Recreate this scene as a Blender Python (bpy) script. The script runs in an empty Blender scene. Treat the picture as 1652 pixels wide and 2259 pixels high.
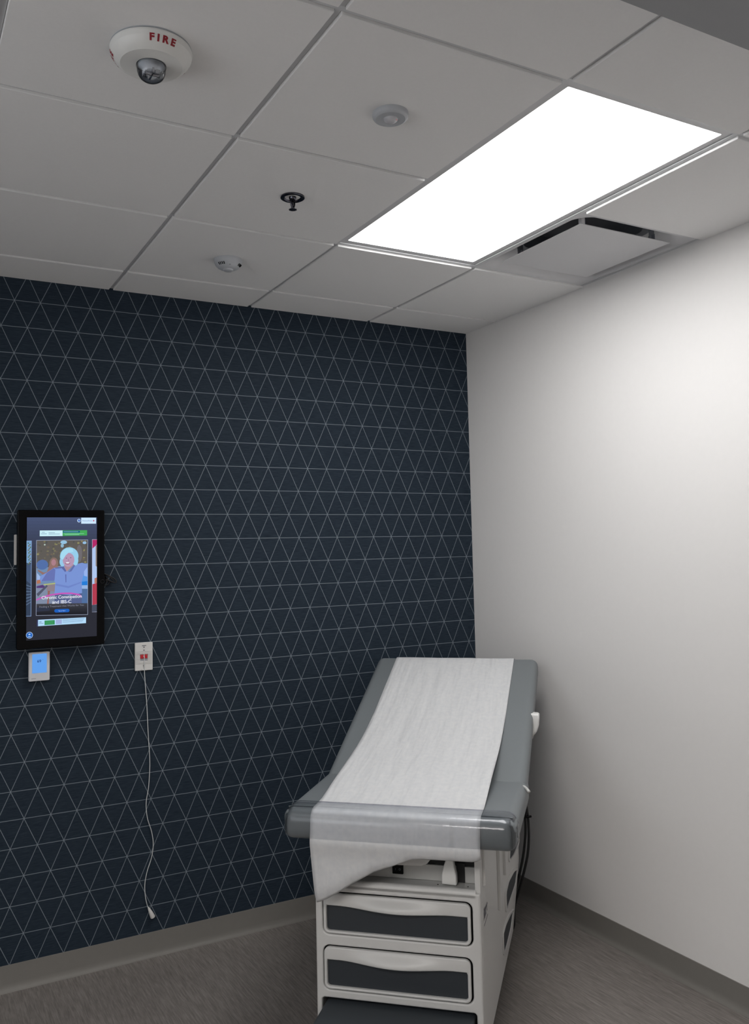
import bpy, bmesh, math, random
from mathutils import Vector, Matrix, Euler, noise
random.seed(7)
D = bpy.data
SC = bpy.context.scene
COL = SC.collection
PI = math.pi

K_MAIN, K_LEFT, K_REAR, K_WL, K_WF = 11.6, 1.5, 21.0, 11.5, 0.0  # visible panel first, then the added unseen fill sources
# ------------------------------------------------------------------ helpers
def tag(o, label=None, cat=None, group=None, kind=None):
    if label: o['label'] = label
    if cat: o['category'] = cat
    if group: o['group'] = group
    if kind: o['kind'] = kind
    return o

def empty(name, loc, rz=0.0, label=None, cat=None, group=None):
    o = D.objects.new(name, None); COL.objects.link(o)
    o.empty_display_size = 0.1
    o.location = loc; o.rotation_euler = (0, 0, rz)
    return tag(o, label, cat, group)

def link(name, me, mats, parent=None, smooth=False, loc=None):
    o = D.objects.new(name, me); COL.objects.link(o)
    if not isinstance(mats, (list, tuple)): mats = [mats]
    me.materials.clear()
    for m in mats: me.materials.append(m)
    if parent: o.parent = parent
    if loc: o.location = loc
    if smooth:
        for p in me.polygons: p.use_smooth = True
    return o

def mod(o, kind, **kw):
    m = o.modifiers.new(kind.lower(), kind)
    for k, v in kw.items(): setattr(m, k, v)
    return m

def bm_obj(name, bm, mats, parent=None, smooth=False, loc=None):
    me = D.meshes.new(name)
    bmesh.ops.recalc_face_normals(bm, faces=bm.faces)
    bm.to_mesh(me); bm.free()
    return link(name, me, mats, parent, smooth, loc)

def raw_obj(name, verts, faces, mats, parent=None, smooth=False, recalc=False, mi=None):
    me = D.meshes.new(name)
    me.from_pydata([tuple(v) for v in verts], [], faces)
    if recalc:
        bm = bmesh.new(); bm.from_mesh(me); bmesh.ops.recalc_face_normals(bm, faces=bm.faces); bm.to_mesh(me); bm.free()
    me.update()
    o = link(name, me, mats, parent, smooth)
    if mi:
        for p, i in zip(me.polygons, mi): p.material_index = i
    return o

def add_box(bm, x0, x1, y0, y1, z0, z1, bev=0.0, seg=2):
    r = bmesh.ops.create_cube(bm, size=1)
    vs = r['verts']
    for v in vs:
        v.co = Vector(((x0 + x1) / 2 + v.co.x * (x1 - x0), (y0 + y1) / 2 + v.co.y * (y1 - y0), (z0 + z1) / 2 + v.co.z * (z1 - z0)))
    if bev > 0:
        es = list({e for v in vs for e in v.link_edges})
        bmesh.ops.bevel(bm, geom=es, offset=bev, segments=seg, affect='EDGES', profile=0.5)

def box(name, x0, x1, y0, y1, z0, z1, mat, parent=None, bev=0.0, seg=2, smooth=False):
    bm = bmesh.new(); add_box(bm, x0, x1, y0, y1, z0, z1, bev, seg)
    o = bm_obj(name, bm, mat, parent, smooth)
    return o

def lathe(name, prof, mat, parent=None, n=64, smooth=True, loc=None, mi=None, auto=True):
    """prof: list of (r, z) -> surface of revolution about z"""
    vs, fs = [], []
    m = len(prof)
    for i in range(n):
        a = 2 * PI * i / n
        for (r, z) in prof: vs.append((r * math.cos(a), r * math.sin(a), z))
    for i in range(n):
        j = (i + 1) % n
        for k in range(m - 1):
            fs.append((i * m + k, j * m + k, j * m + k + 1, i * m + k + 1))
    bm = bmesh.new()
    bv = [bm.verts.new(v) for v in vs]
    for f in fs:
        try: bm.faces.new([bv[i] for i in f])
        except ValueError: pass
    bmesh.ops.remove_doubles(bm, verts=bm.verts, dist=1e-6)
    bmesh.ops.dissolve_degenerate(bm, dist=1e-7, edges=bm.edges)
    o = bm_obj(name, bm, mat, parent, smooth, loc)
    if smooth and auto: sharp(o)
    return o

def sharp(o, ang=40):
    me = o.data
    bm = bmesh.new(); bm.from_mesh(me)
    for e in bm.edges:
        if len(e.link_faces) == 2 and e.calc_face_angle(0) > math.radians(ang): e.smooth = False
    bm.to_mesh(me); bm.free()

def rrect(x0, x1, y0, y1, r, n=6):
    pts = []
    for cx, cy, a0 in ((x1 - r, y0 + r, -90), (x1 - r, y1 - r, 0), (x0 + r, y1 - r, 90), (x0 + r, y0 + r, 180)):
        for i in range(n + 1):
            a = math.radians(a0 + 90 * i / n)
            pts.append((cx + r * math.cos(a), cy + r * math.sin(a)))
    return pts

def plate(name, loops, depth, mat, parent=None, bev=0.0, M=None, seg=2):
    """2-D outlines (first = outer, rest = holes) in (u,v), thickness along w, bevelled rim."""
    cu = D.curves.new(name, 'CURVE'); cu.dimensions = '2D'; cu.fill_mode = 'BOTH'
    cu.extrude = max(depth / 2 - bev, 1e-5); cu.bevel_depth = bev; cu.bevel_resolution = seg
    cu.offset = -bev
    for lp in loops:
        s = cu.splines.new('POLY'); s.points.add(len(lp) - 1)
        for p, (u, v) in zip(s.points, lp): p.co = (u, v, 0, 1)
        s.use_cyclic_u = True
    tmp = D.objects.new('tmp', cu); COL.objects.link(tmp)
    dg = bpy.context.evaluated_depsgraph_get(); dg.update()
    me = D.meshes.new_from_object(tmp.evaluated_get(dg))
    D.objects.remove(tmp); D.curves.remove(cu)
    me.name = name
    if M is not None: me.transform(M)
    return link(name, me, mat, parent)

def text_mesh(s, size, align='CENTER', extrude=0.0, offset=0.0):
    cu = D.curves.new('txt', 'FONT'); cu.body = s; cu.size = size; cu.align_x = align; cu.align_y = 'CENTER'
    cu.extrude = extrude; cu.offset = offset
    tmp = D.objects.new('tmp', cu); COL.objects.link(tmp)
    dg = bpy.context.evaluated_depsgraph_get(); dg.update()
    me = D.meshes.new_from_object(tmp.evaluated_get(dg))
    D.objects.remove(tmp); D.curves.remove(cu)
    return me

def tube(name, pts, rad, mat, parent=None, n=10, sub=6, closed=False):
    """smooth tube through points (Catmull-Rom)"""
    P = [Vector(p) for p in pts]; Q = []
    R = rad if isinstance(rad, (list, tuple)) else [rad] * len(P)
    RR = []
    for i in range(len(P) - 1):
        p0 = P[max(i - 1, 0)]; p1 = P[i]; p2 = P[i + 1]; p3 = P[min(i + 2, len(P) - 1)]
        for k in range(sub):
            t = k / sub
            Q.append(0.5 * ((2 * p1) + (p2 - p0) * t + (2 * p0 - 5 * p1 + 4 * p2 - p3) * t * t + (3 * p1 - p0 - 3 * p2 + p3) * t ** 3))
            RR.append(R[i] + (R[i + 1] - R[i]) * t)
    Q.append(P[-1]); RR.append(R[-1])
    vs, fs = [], []
    up = Vector((0.123, 0.31, 0.94)).normalized()
    T0 = (Q[1] - Q[0]).normalized(); N = (up - T0 * up.dot(T0)).normalized()
    for i, q in enumerate(Q):
        T = (Q[min(i + 1, len(Q) - 1)] - Q[max(i - 1, 0)]).normalized()
        N = (N - T * N.dot(T)).normalized(); B = T.cross(N)
        for k in range(n):
            a = 2 * PI * k / n
            vs.append(q + (N * math.cos(a) + B * math.sin(a)) * RR[i])
    for i in range(len(Q) - 1):
        for k in range(n):
            l = (k + 1) % n
            fs.append((i * n + k, i * n + l, (i + 1) * n + l, (i + 1) * n + k))
    fs.append(tuple(range(n - 1, -1, -1))); fs.append(tuple((len(Q) - 1) * n + k for k in range(n)))
    return raw_obj(name, vs, fs, mat, parent, smooth=True)

# ------------------------------------------------------------------ materials
def lin(c):
    c = c / 255.0
    return c / 12.92 if c <= 0.04045 else ((c + 0.055) / 1.055) ** 2.4
def rgb(r, g, b): return (lin(r), lin(g), lin(b), 1.0)

def mat(name, col, rough=0.5, metal=0.0, spec=0.5, noise_amt=0.0, noise_scale=40.0, bump=0.0, bump_scale=200.0, coat=0.0, stretch=(1, 1, 1)):
    m = D.materials.new(name); m.use_nodes = True
    nt = m.node_tree; N = nt.nodes; L = nt.links
    b = N['Principled BSDF']
    b.inputs['Base Color'].default_value = col
    b.inputs['Roughness'].default_value = rough
    b.inputs['Metallic'].default_value = metal
    b.inputs['Specular IOR Level'].default_value = spec
    b.inputs['Coat Weight'].default_value = coat
    tc = N.new('ShaderNodeTexCoord'); mp = N.new('ShaderNodeMapping'); mp.inputs['Scale'].default_value = stretch
    L.new(tc.outputs['Object'], mp.inputs['Vector'])
    if True:
        nz = N.new('ShaderNodeTexNoise'); nz.inputs['Scale'].default_value = noise_scale; nz.inputs['Detail'].default_value = 4
        L.new(mp.outputs['Vector'], nz.inputs['Vector'])
        mx = N.new('ShaderNodeMix'); mx.data_type = 'RGBA'; mx.blend_type = 'MULTIPLY'
        mr = N.new('ShaderNodeMapRange'); mr.inputs['To Min'].default_value = 1 - max(noise_amt, 0.015); mr.inputs['To Max'].default_value = 1 + max(noise_amt, 0.015)
        L.new(nz.outputs['Fac'], mr.inputs['Value'])
        mx.inputs['Factor'].default_value = 1.0
        mx.inputs['A'].default_value = col
        L.new(mr.outputs['Result'], mx.inputs['B'])
        L.new(mx.outputs['Result'], b.inputs['Base Color'])
    if bump > 0:
        n2 = N.new('ShaderNodeTexNoise'); n2.inputs['Scale'].default_value = bump_scale; n2.inputs['Detail'].default_value = 3
        L.new(mp.outputs['Vector'], n2.inputs['Vector'])
        bp = N.new('ShaderNodeBump'); bp.inputs['Strength'].default_value = 1.0; bp.inputs['Distance'].default_value = bump
        L.new(n2.outputs['Fac'], bp.inputs['Height']); L.new(bp.outputs['Normal'], b.inputs['Normal'])
    return m

def emis(name, col, strength=1.0):
    m = D.materials.new(name); m.use_nodes = True
    nt = m.node_tree; N = nt.nodes; L = nt.links
    N.remove(N['Principled BSDF'])
    e = N.new('ShaderNodeEmission'); e.inputs['Color'].default_value = col; e.inputs['Strength'].default_value = strength
    L.new(e.outputs[0], N['Material Output'].inputs['Surface'])
    return m

M_wallwhite = mat('painted_wall', (0.80, 0.785, 0.772, 1), 0.62, bump=0.00015, bump_scale=350)
M_soffit = mat('soffit_paint', (0.33, 0.34, 0.355, 1), 0.6, bump=0.0002, bump_scale=300)
M_tile = mat('ceiling_tile', (0.86, 0.855, 0.85, 1), 0.9, noise_amt=0.02, noise_scale=120, bump=0.0002, bump_scale=500)
M_grid = mat('grid_metal', (0.62, 0.63, 0.645, 1), 0.45)
M_base = mat('cove_base', (0.20, 0.19, 0.175, 1), 0.42, noise_amt=0.04)
M_vinyl = mat('grey_upholstery', (0.175, 0.193, 0.203, 1), 0.42, bump=0.00012, bump_scale=900)
M_piping = mat('upholstery_welt', (0.13, 0.145, 0.155, 1), 0.4)
M_body = mat('putty_plastic', (0.66, 0.655, 0.64, 1), 0.38)
M_body2 = mat('putty_metal', (0.50, 0.50, 0.485, 1), 0.35)
M_slate = mat('slate_insert', (0.028, 0.034, 0.041, 1), 0.55, bump=0.0001, bump_scale=1200)
M_step = mat('step_tread', (0.045, 0.053, 0.062, 1), 0.65, bump=0.0002, bump_scale=900)
M_black = mat('black_plastic', (0.003, 0.003, 0.0035, 1), 0.25, spec=0.12)
M_void = mat('underframe_and_shade', (0.012, 0.012, 0.013, 1), 0.7)
M_rubber = mat('black_rubber', (0.008, 0.008, 0.009, 1), 0.55)
M_white = mat('white_plastic', (0.78, 0.78, 0.76, 1), 0.4)
M_offwhite = mat('ivory_plastic', (0.70, 0.69, 0.67, 1), 0.4)
M_devgrey = mat('grey_plastic', (0.48, 0.50, 0.53, 1), 0.45)
M_thermo = mat('silver_white_plastic', (0.68, 0.68, 0.70, 1), 0.45)
M_red = mat('red_print', (0.30, 0.010, 0.022, 1), 0.5)
M_redsw = mat('red_switch', (0.5, 0.02, 0.03, 1), 0.35)
M_chrome = mat('chrome', (0.6, 0.6, 0.62, 1), 0.12, metal=1.0)
M_dkchrome = mat('dark_chrome', (0.10, 0.10, 0.12, 1), 0.18, metal=1.0)
M_ink = mat('grey_ink', (0.10, 0.10, 0.12, 1), 0.6)
M_cord = mat('white_cord', (0.62, 0.64, 0.64, 1), 0.5)
M_diffw = mat('diffuser_enamel', (0.62, 0.62, 0.635, 1), 0.4)
M_duct = mat('duct_metal', (0.22, 0.24, 0.27, 1), 0.5)

def glass_mat():
    m = D.materials.new('clear_lens'); m.use_nodes = True
    b = m.node_tree.nodes['Principled BSDF']
    b.inputs['Base Color'].default_value = (0.9, 0.93, 0.95, 1)
    b.inputs['Transmission Weight'].default_value = 1.0; b.inputs['Roughness'].default_value = 0.02; b.inputs['IOR'].default_value = 1.45
    return m
M_glass = glass_mat()
def lens_mat():
    m = D.materials.new('clear_polycarbonate'); m.use_nodes = True
    nt = m.node_tree; N = nt.nodes; L = nt.links; N.remove(N['Principled BSDF'])
    t = N.new('ShaderNodeBsdfTransparent'); t.inputs['Color'].default_value = (0.90, 0.92, 0.95, 1)
    g = N.new('ShaderNodeBsdfGlossy'); g.inputs['Roughness'].default_value = 0.04
    fr = N.new('ShaderNodeFresnel'); fr.inputs['IOR'].default_value = 1.55
    mx = N.new('ShaderNodeMixShader'); L.new(fr.outputs[0], mx.inputs[0]); L.new(t.outputs[0], mx.inputs[1]); L.new(g.outputs[0], mx.inputs[2])
    L.new(mx.outputs[0], N['Material Output'].inputs['Surface'])
    return m
M_lens = lens_mat()

def wallpaper_mat():
    m = D.materials.new('triangle_wallpaper'); m.use_nodes = True
    nt = m.node_tree; N = nt.nodes; L = nt.links; b = N['Principled BSDF']
    tc = N.new('ShaderNodeTexCoord'); sp = N.new('ShaderNodeSeparateXYZ'); L.new(tc.outputs['Object'], sp.inputs[0])
    def mth(op, a, c=None, clamp=False):
        n = N.new('ShaderNodeMath'); n.operation = op; n.use_clamp = clamp
        for i, v in enumerate((a, c)):
            if v is None: continue
            if isinstance(v, (int, float)): n.inputs[i].default_value = v
            else: L.new(v, n.inputs[i])
        return n.outputs[0]
    W, Hh, X0, Z0 = 0.0967, 0.1052, -1.7785, 2.6176
    u = mth('DIVIDE', mth('SUBTRACT', sp.outputs['X'], X0), W)
    r = mth('DIVIDE', mth('SUBTRACT', Z0, sp.outputs['Z']), Hh)
    hr = mth('MULTIPLY', r, 0.5)
    diagw = W * Hh / math.hypot(Hh, W / 2)          # distance between neighbouring diagonals
    def line(c, period, half):
        f = mth('ABSOLUTE', mth('SUBTRACT', mth('FRACT', mth('ADD', c, 100.5)), 0.5))
        d = mth('MULTIPLY', f, period)
        mr = N.new('ShaderNodeMapRange'); mr.inputs['From Min'].default_value = half * 0.6; mr.inputs['From Max'].default_value = half * 1.4
        mr.inputs['To Min'].default_value = 1; mr.inputs['To Max'].default_value = 0
        L.new(d, mr.inputs['Value']); return mr.outputs[0]
    hw = 0.00115
    l1 = line(r, Hh, hw * 0.9); l2 = line(mth('SUBTRACT', u, hr), diagw, hw * .85); l3 = line(mth('ADD', u, hr), diagw, hw * .85)
    lmax = mth('MAXIMUM', mth('MAXIMUM', l1, l2), l3)
    # woven ground: fine horizontal slubs
    mp = N.new('ShaderNodeMapping'); mp.inputs['Scale'].default_value = (22, 1, 420); L.new(tc.outputs['Object'], mp.inputs['Vector'])
    nz = N.new('ShaderNodeTexNoise'); nz.inputs['Scale'].default_value = 1.0; nz.inputs['Detail'].default_value = 5; nz.inputs['Roughness'].default_value = .65
    L.new(mp.outputs[0], nz.inputs['Vector'])
    cr = N.new('ShaderNodeValToRGB')
    cr.color_ramp.elements[0].position = 0.30; cr.color_ramp.elements[0].color = (0.0125, 0.0188, 0.0300, 1)
    cr.color_ramp.elements[1].position = 0.72; cr.color_ramp.elements[1].color = (0.0350, 0.0500, 0.0680, 1)
    L.new(nz.outputs['Fac'], cr.inputs['Fac'])
    mx = N.new('ShaderNodeMix'); mx.data_type = 'RGBA'
    L.new(lmax, mx.inputs['Factor']); L.new(cr.outputs['Color'], mx.inputs['A']); mx.inputs['B'].default_value = (0.225, 0.262, 0.295, 1)
    L.new(mx.outputs['Result'], b.inputs['Base Color'])
    b.inputs['Roughness'].default_value = 0.6; b.inputs['Specular IOR Level'].default_value = 0.06
    bp = N.new('ShaderNodeBump'); bp.inputs['Strength'].default_value = 0.6; bp.inputs['Distance'].default_value = 0.0003
    L.new(nz.outputs['Fac'], bp.inputs['Height']); L.new(bp.outputs['Normal'], b.inputs['Normal'])
    return m
M_paper_wall = wallpaper_mat()

def floor_mat():
    m = D.materials.new('striated_vinyl'); m.use_nodes = True
    nt = m.node_tree; N = nt.nodes; L = nt.links; b = N['Principled BSDF']
    tc = N.new('ShaderNodeTexCoord')
    def nz(scale, det, mapping):
        mp = N.new('ShaderNodeMapping'); mp.inputs['Scale'].default_value = mapping; L.new(tc.outputs['Object'], mp.inputs['Vector'])
        n = N.new('ShaderNodeTexNoise'); n.inputs['Scale'].default_value = scale; n.inputs['Detail'].default_value = det; n.inputs['Roughness'].default_value = .6
        L.new(mp.outputs[0], n.inputs['Vector']); return n.outputs['Fac']
    a = nz(1.0, 5, (170, 9, 1)); c = nz(1.0, 2, (3, 2, 1)); d = nz(1.0, 3, (420, 26, 1))
    ad = N.new('ShaderNodeMath'); ad.operation = 'MULTIPLY_ADD'; L.new(a, ad.inputs[0]); ad.inputs[1].default_value = 0.62
    m2 = N.new('ShaderNodeMath'); m2.operation = 'MULTIPLY'; L.new(d, m2.inputs[0]); m2.inputs[1].default_value = 0.3; L.new(m2.outputs[0], ad.inputs[2])
    ad2 = N.new('ShaderNodeMath'); ad2.operation = 'MULTIPLY_ADD'; L.new(c, ad2.inputs[0]); ad2.inputs[1].default_value = 0.12; L.new(ad.outputs[0], ad2.inputs[2])
    cr = N.new('ShaderNodeValToRGB')
    e = cr.color_ramp.elements
    e[0].position = 0.34; e[0].color = (0.11, 0.097, 0.089, 1)
    e[1].position = 0.72; e[1].color = (0.30, 0.275, 0.255, 1)
    k = e.new(0.52); k.color = (0.195, 0.176, 0.163, 1)
    L.new(ad2.outputs[0], cr.inputs['Fac']); L.new(cr.outputs['Color'], b.inputs['Base Color'])
    b.inputs['Roughness'].default_value = 0.5; b.inputs['Specular IOR Level'].default_value = 0.35
    return m
M_floor = floor_mat()

def paper_mat():
    m = D.materials.new('exam_paper'); m.use_nodes = True
    nt = m.node_tree; N = nt.nodes; L = nt.links; b = N['Principled BSDF']
    b.inputs['Roughness'].default_value = 0.55; b.inputs['Specular IOR Level'].default_value = 0.35
    tc = N.new('ShaderNodeTexCoord')
    n1 = N.new('ShaderNodeTexNoise'); n1.inputs['Scale'].default_value = 60; n1.inputs['Detail'].default_value = 6; L.new(tc.outputs['Object'], n1.inputs['Vector'])
    cr = N.new('ShaderNodeValToRGB'); cr.color_ramp.elements[0].position = .3; cr.color_ramp.elements[0].color = (0.61, 0.62, 0.635, 1)
    cr.color_ramp.elements[1].position = .7; cr.color_ramp.elements[1].color = (0.67, 0.672, 0.675, 1)
    L.new(n1.outputs['Fac'], cr.inputs['Fac']); L.new(cr.outputs['Color'], b.inputs['Base Color'])
    mp = N.new('ShaderNodeMapping'); mp.inputs['Scale'].default_value = (20, 3.0, 3.0); mp.inputs['Rotation'].default_value = (0, 0, 0.25)
    L.new(tc.outputs['Object'], mp.inputs['Vector'])
    n2 = N.new('ShaderNodeTexNoise'); n2.inputs['Scale'].default_value = 1.0; n2.inputs['Detail'].default_value = 2.5; L.new(mp.outputs[0], n2.inputs['Vector'])
    bp = N.new('ShaderNodeBump'); bp.inputs['Strength'].default_value = 0.7; bp.inputs['Distance'].default_value = 0.020
    L.new(n2.outputs['Fac'], bp.inputs['Height'])
    n3 = N.new('ShaderNodeTexNoise'); n3.inputs['Scale'].default_value = 350; n3.inputs['Detail'].default_value = 3; L.new(tc.outputs['Object'], n3.inputs['Vector'])
    bp2 = N.new('ShaderNodeBump'); bp2.inputs['Strength'].default_value = 0.5; bp2.inputs['Distance'].default_value = 0.0004
    L.new(n3.outputs['Fac'], bp2.inputs['Height']); L.new(bp.outputs['Normal'], bp2.inputs['Normal']); L.new(bp2.outputs['Normal'], b.inputs['Normal'])
    return m
M_exam = paper_mat()

def cover_mat(name='clear_vinyl', tint=(0.90, 0.91, 0.925, 1)):
    m = D.materials.new(name); m.use_nodes = True
    nt = m.node_tree; N = nt.nodes; L = nt.links; N.remove(N['Principled BSDF'])
    t = N.new('ShaderNodeBsdfTransparent'); t.inputs['Color'].default_value = tint
    g = N.new('ShaderNodeBsdfGlossy'); g.inputs['Roughness'].default_value = 0.16; g.inputs['Color'].default_value = (0.9, 0.9, 0.92, 1)
    fr = N.new('ShaderNodeFresnel'); fr.inputs['IOR'].default_value = 1.45
    tc = N.new('ShaderNodeTexCoord'); nz = N.new('ShaderNodeTexNoise'); nz.inputs['Scale'].default_value = 14; nz.inputs['Detail'].default_value = 3
    L.new(tc.outputs['Object'], nz.inputs['Vector'])
    bp = N.new('ShaderNodeBump'); bp.inputs['Strength'].default_value = 0.35; bp.inputs['Distance'].default_value = 0.004
    L.new(nz.outputs['Fac'], bp.inputs['Height']); L.new(bp.outputs['Normal'], g.inputs['Normal'])
    mx = N.new('ShaderNodeMixShader'); L.new(fr.outputs[0], mx.inputs[0]); L.new(t.outputs[0], mx.inputs[1]); L.new(g.outputs[0], mx.inputs[2])
    L.new(mx.outputs[0], N['Material Output'].inputs['Surface'])
    return m
M_cover = cover_mat()

# ------------------------------------------------------------------ camera (solved from the ceiling grid and wallpaper lattice)
CAM = Vector((-2.5886, -3.6029, 1.5987))
yaw, pitch, roll, FPX, PPX, PPY = 0.5043, 0.0726, -0.0217, 1919.52, 809.38, 1078.45
fw = Vector((math.sin(yaw) * math.cos(pitch), math.cos(yaw) * math.cos(pitch), math.sin(pitch)))
rt = Vector((math.cos(yaw), -math.sin(yaw), 0)); up = rt.cross(fw)
r2 = math.cos(roll) * rt + math.sin(roll) * up; u2 = -math.sin(roll) * rt + math.cos(roll) * up
cd = D.cameras.new('camera'); cam = D.objects.new('camera', cd); COL.objects.link(cam)
cam.matrix_world = Matrix(((r2.x, u2.x, -fw.x, CAM.x), (r2.y, u2.y, -fw.y, CAM.y), (r2.z, u2.z, -fw.z, CAM.z), (0, 0, 0, 1)))
cd.sensor_fit = 'HORIZONTAL'; cd.sensor_width = 36; cd.lens = FPX * 36 / 1652
cd.shift_x = (826 - PPX) / 1652; cd.shift_y = -(1129.5 - PPY) / 1652
cd.clip_start = 0.02
SC.camera = cam

# ------------------------------------------------------------------ room shell
H = 2.7065; SOF = 2.45; YS = -2.663
XL, YF = -4.23, -5.2
def struct(o): o['kind'] = 'structure'; return o
struct(box('floor', XL - .1, .1, YF - .1, .1, -.1, 0, M_floor))
struct(box('wall_back', XL - .1, .1, 0, .1, 0, H + .35, M_paper_wall))
struct(box('wall_right', 0, .1, YF, 0, 0, H + .35, M_wallwhite))
struct(box('wall_left', XL - .1, XL, YF, 0, 0, H + .35, M_wallwhite))
struct(box('wall_front', XL - .1, .1, YF - .1, YF, 0, H + .35, M_wallwhite))
struct(box('trim_soffit', XL, 0, YF, YS, SOF, H + .02, M_soffit))

T = .6096; XA = -1.7924; Y2 = -.8709
GZ = H + .008
def tile_cells():
    xs = [XA + k * T for k in range(-4, 3)] + [0.0]
    xs = [max(x, XL) for x in xs]
    xs = sorted(set([XL] + [x for x in xs if x > XL + .02]))
    ys = [Y2 + k * T for k in (1, 0, -1, -2)] + [YS]
    ys = [0.0] + [y for y in ys if y < -.02]
    return xs, ys
xs, ys = tile_cells()
LX0, LX1 = XA + T, XA + 2 * T                 # the 2x4 luminaire bay
LY0, LY1 = Y2 - 2 * T, Y2
LLX0, LLX1 = XA - 3 * T, XA - 2 * T           # unseen luminaire added further left for fill
bm = bmesh.new()
def tile(x0, x1, y0, y1):
    g = .0085
    a0 = x0 + (g if x0 > XL + .01 else 0); a1 = x1 - (g if x1 < -.01 else 0)
    c0 = y0 + (g if y0 > YS + .01 else 0); c1 = y1 - (g if y1 < -.01 else 0)
    if a1 - a0 < .02 or c1 - c0 < .02: return
    add_box(bm, a0, a1, c0, c1, H, H + .012, .0012, 1)
    add_box(bm, x0 + .001, x1 - .001, y0 + .001, y1 - .001, GZ + .003, GZ + .015)
rng = list(zip(xs[:-1], xs[1:]))
yr = [(ys[i + 1], ys[i]) for i in range(len(ys) - 1)]
for (x0, x1) in rng:
    for (y0, y1) in yr:
        xm, ym = (x0 + x1) / 2, (y0 + y1) / 2
        if LX0 < xm < LX1 and LY0 < ym < LY1: continue
        if LLX0 < xm < LLX1 and LY0 < ym < LY1: continue
        if xm > XA + 2 * T and Y2 - T < ym < Y2: continue     # supply air diffuser
        tile(x0, x1, y0, y1)
struct(bm_obj('ceiling', bm, M_tile))
# slab above, closes the plenum
struct(box('ceiling_slab', XL, 0, YF, 0, H + .3, H + .35, M_wallwhite))
bm = bmesh.new()
w = .0075
for x in xs[1:-1]: add_box(bm, x - w, x + w, YS, 0, GZ, GZ + .0035, .0006, 1)
for y in ys[1:-1]:
    add_box(bm, XL, LLX0 if ys.index(y) == 9 else LX0, y - w, y + w, GZ - .0004, GZ + .0035)
    if abs(y - (Y2 - T)) > .01: add_box(bm, LX0, LX1, y - w, y + w, GZ - .0004, GZ + .0035)
    add_box(bm, LX1, 0, y - w, y + w, GZ - .0004, GZ + .0035)
# wall angle
add_box(bm, XL, 0, -.012, -.0005, GZ - .001, GZ + .004)
add_box(bm, -.012, -.0005, YS, 0, GZ - .001, GZ + .004)
add_box(bm, XL, 0, YS + .0005, YS + .012, GZ - .001, GZ + .004)
struct(bm_obj('trim_grid', bm, M_grid))

# cove base
def cove(name, length, M4):
    prof = [(0, .0955), (.0032, .0950), (.0034, .030), (.0048, .018), (.009, .008), (.0145, .0022), (.0150, 0), (0, 0)]
    vs, fs = [], []
    for t in (0, length):
        for (d, z) in prof: vs.append(M4 @ Vector((t, -d, z)))
    n = len(prof)
    for i in range(n): j = (i + 1) % n; fs.append((i, j, n + j, n + i))
    fs += [tuple(range(n)), tuple(range(2 * n - 1, n - 1, -1))]
    o = raw_obj(name, vs, fs, M_base, recalc=True)
    for p in o.data.polygons: p.use_smooth = len(p.vertices) == 4
    sharp(o, 50)
    return struct(o)
cove('baseboard_back', -XL, Matrix.Translation((XL, 0, 0)))
cove('baseboard_right', -YF, Matrix.Rotation(-PI / 2, 4, 'Z') @ Matrix.Identity(4))
cove('baseboard_left', -YF, Matrix.Translation((XL, YF, 0)) @ Matrix.Rotation(PI / 2, 4, 'Z'))

# ------------------------------------------------------------------ luminaires
LIGHT = K_MAIN
M_panel = emis('lit_panel', (1.0, 0.992, 0.985, 1), LIGHT)
def ceiling_light(x0, x1, y0, y1, label, pm=None):
    cx, cy = (x0 + x1) / 2, (y0 + y1) / 2
    t = empty('ceiling_light', (cx, cy, H), 0, label, 'ceiling light')
    hx, hy = (x1 - x0) / 2 - .003, (y1 - y0) / 2 - .003
    o = plate('frame', [rrect(-hx, hx, -hy, hy, .004, 2), rrect(-hx + .027, hx - .027, -hy + .027, hy - .027, .002, 2)], .006, M_diffw, t, .001, Matrix.Translation((0, 0, .0152)))
    box('diffuser_panel', -hx + .0265, hx - .0265, -hy + .0265, hy - .0265, .0135, .018, pm or M_panel, t)
    box('housing', -hx + .002, hx - .002, -hy + .002, hy - .002, .0185, .06, M_duct, t)
    return t
ceiling_light(LX0, LX1, LY0, LY1, 'bright white rectangular flat panel light in the ceiling beside the square air vent')
ceiling_light(LLX0, LLX1, LY0, LY1, 'white rectangular fill panel added at the far left of the ceiling, outside the view', emis('fill_panel_left', (0.96, 0.985, 1.0, 1), K_LEFT))

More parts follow.
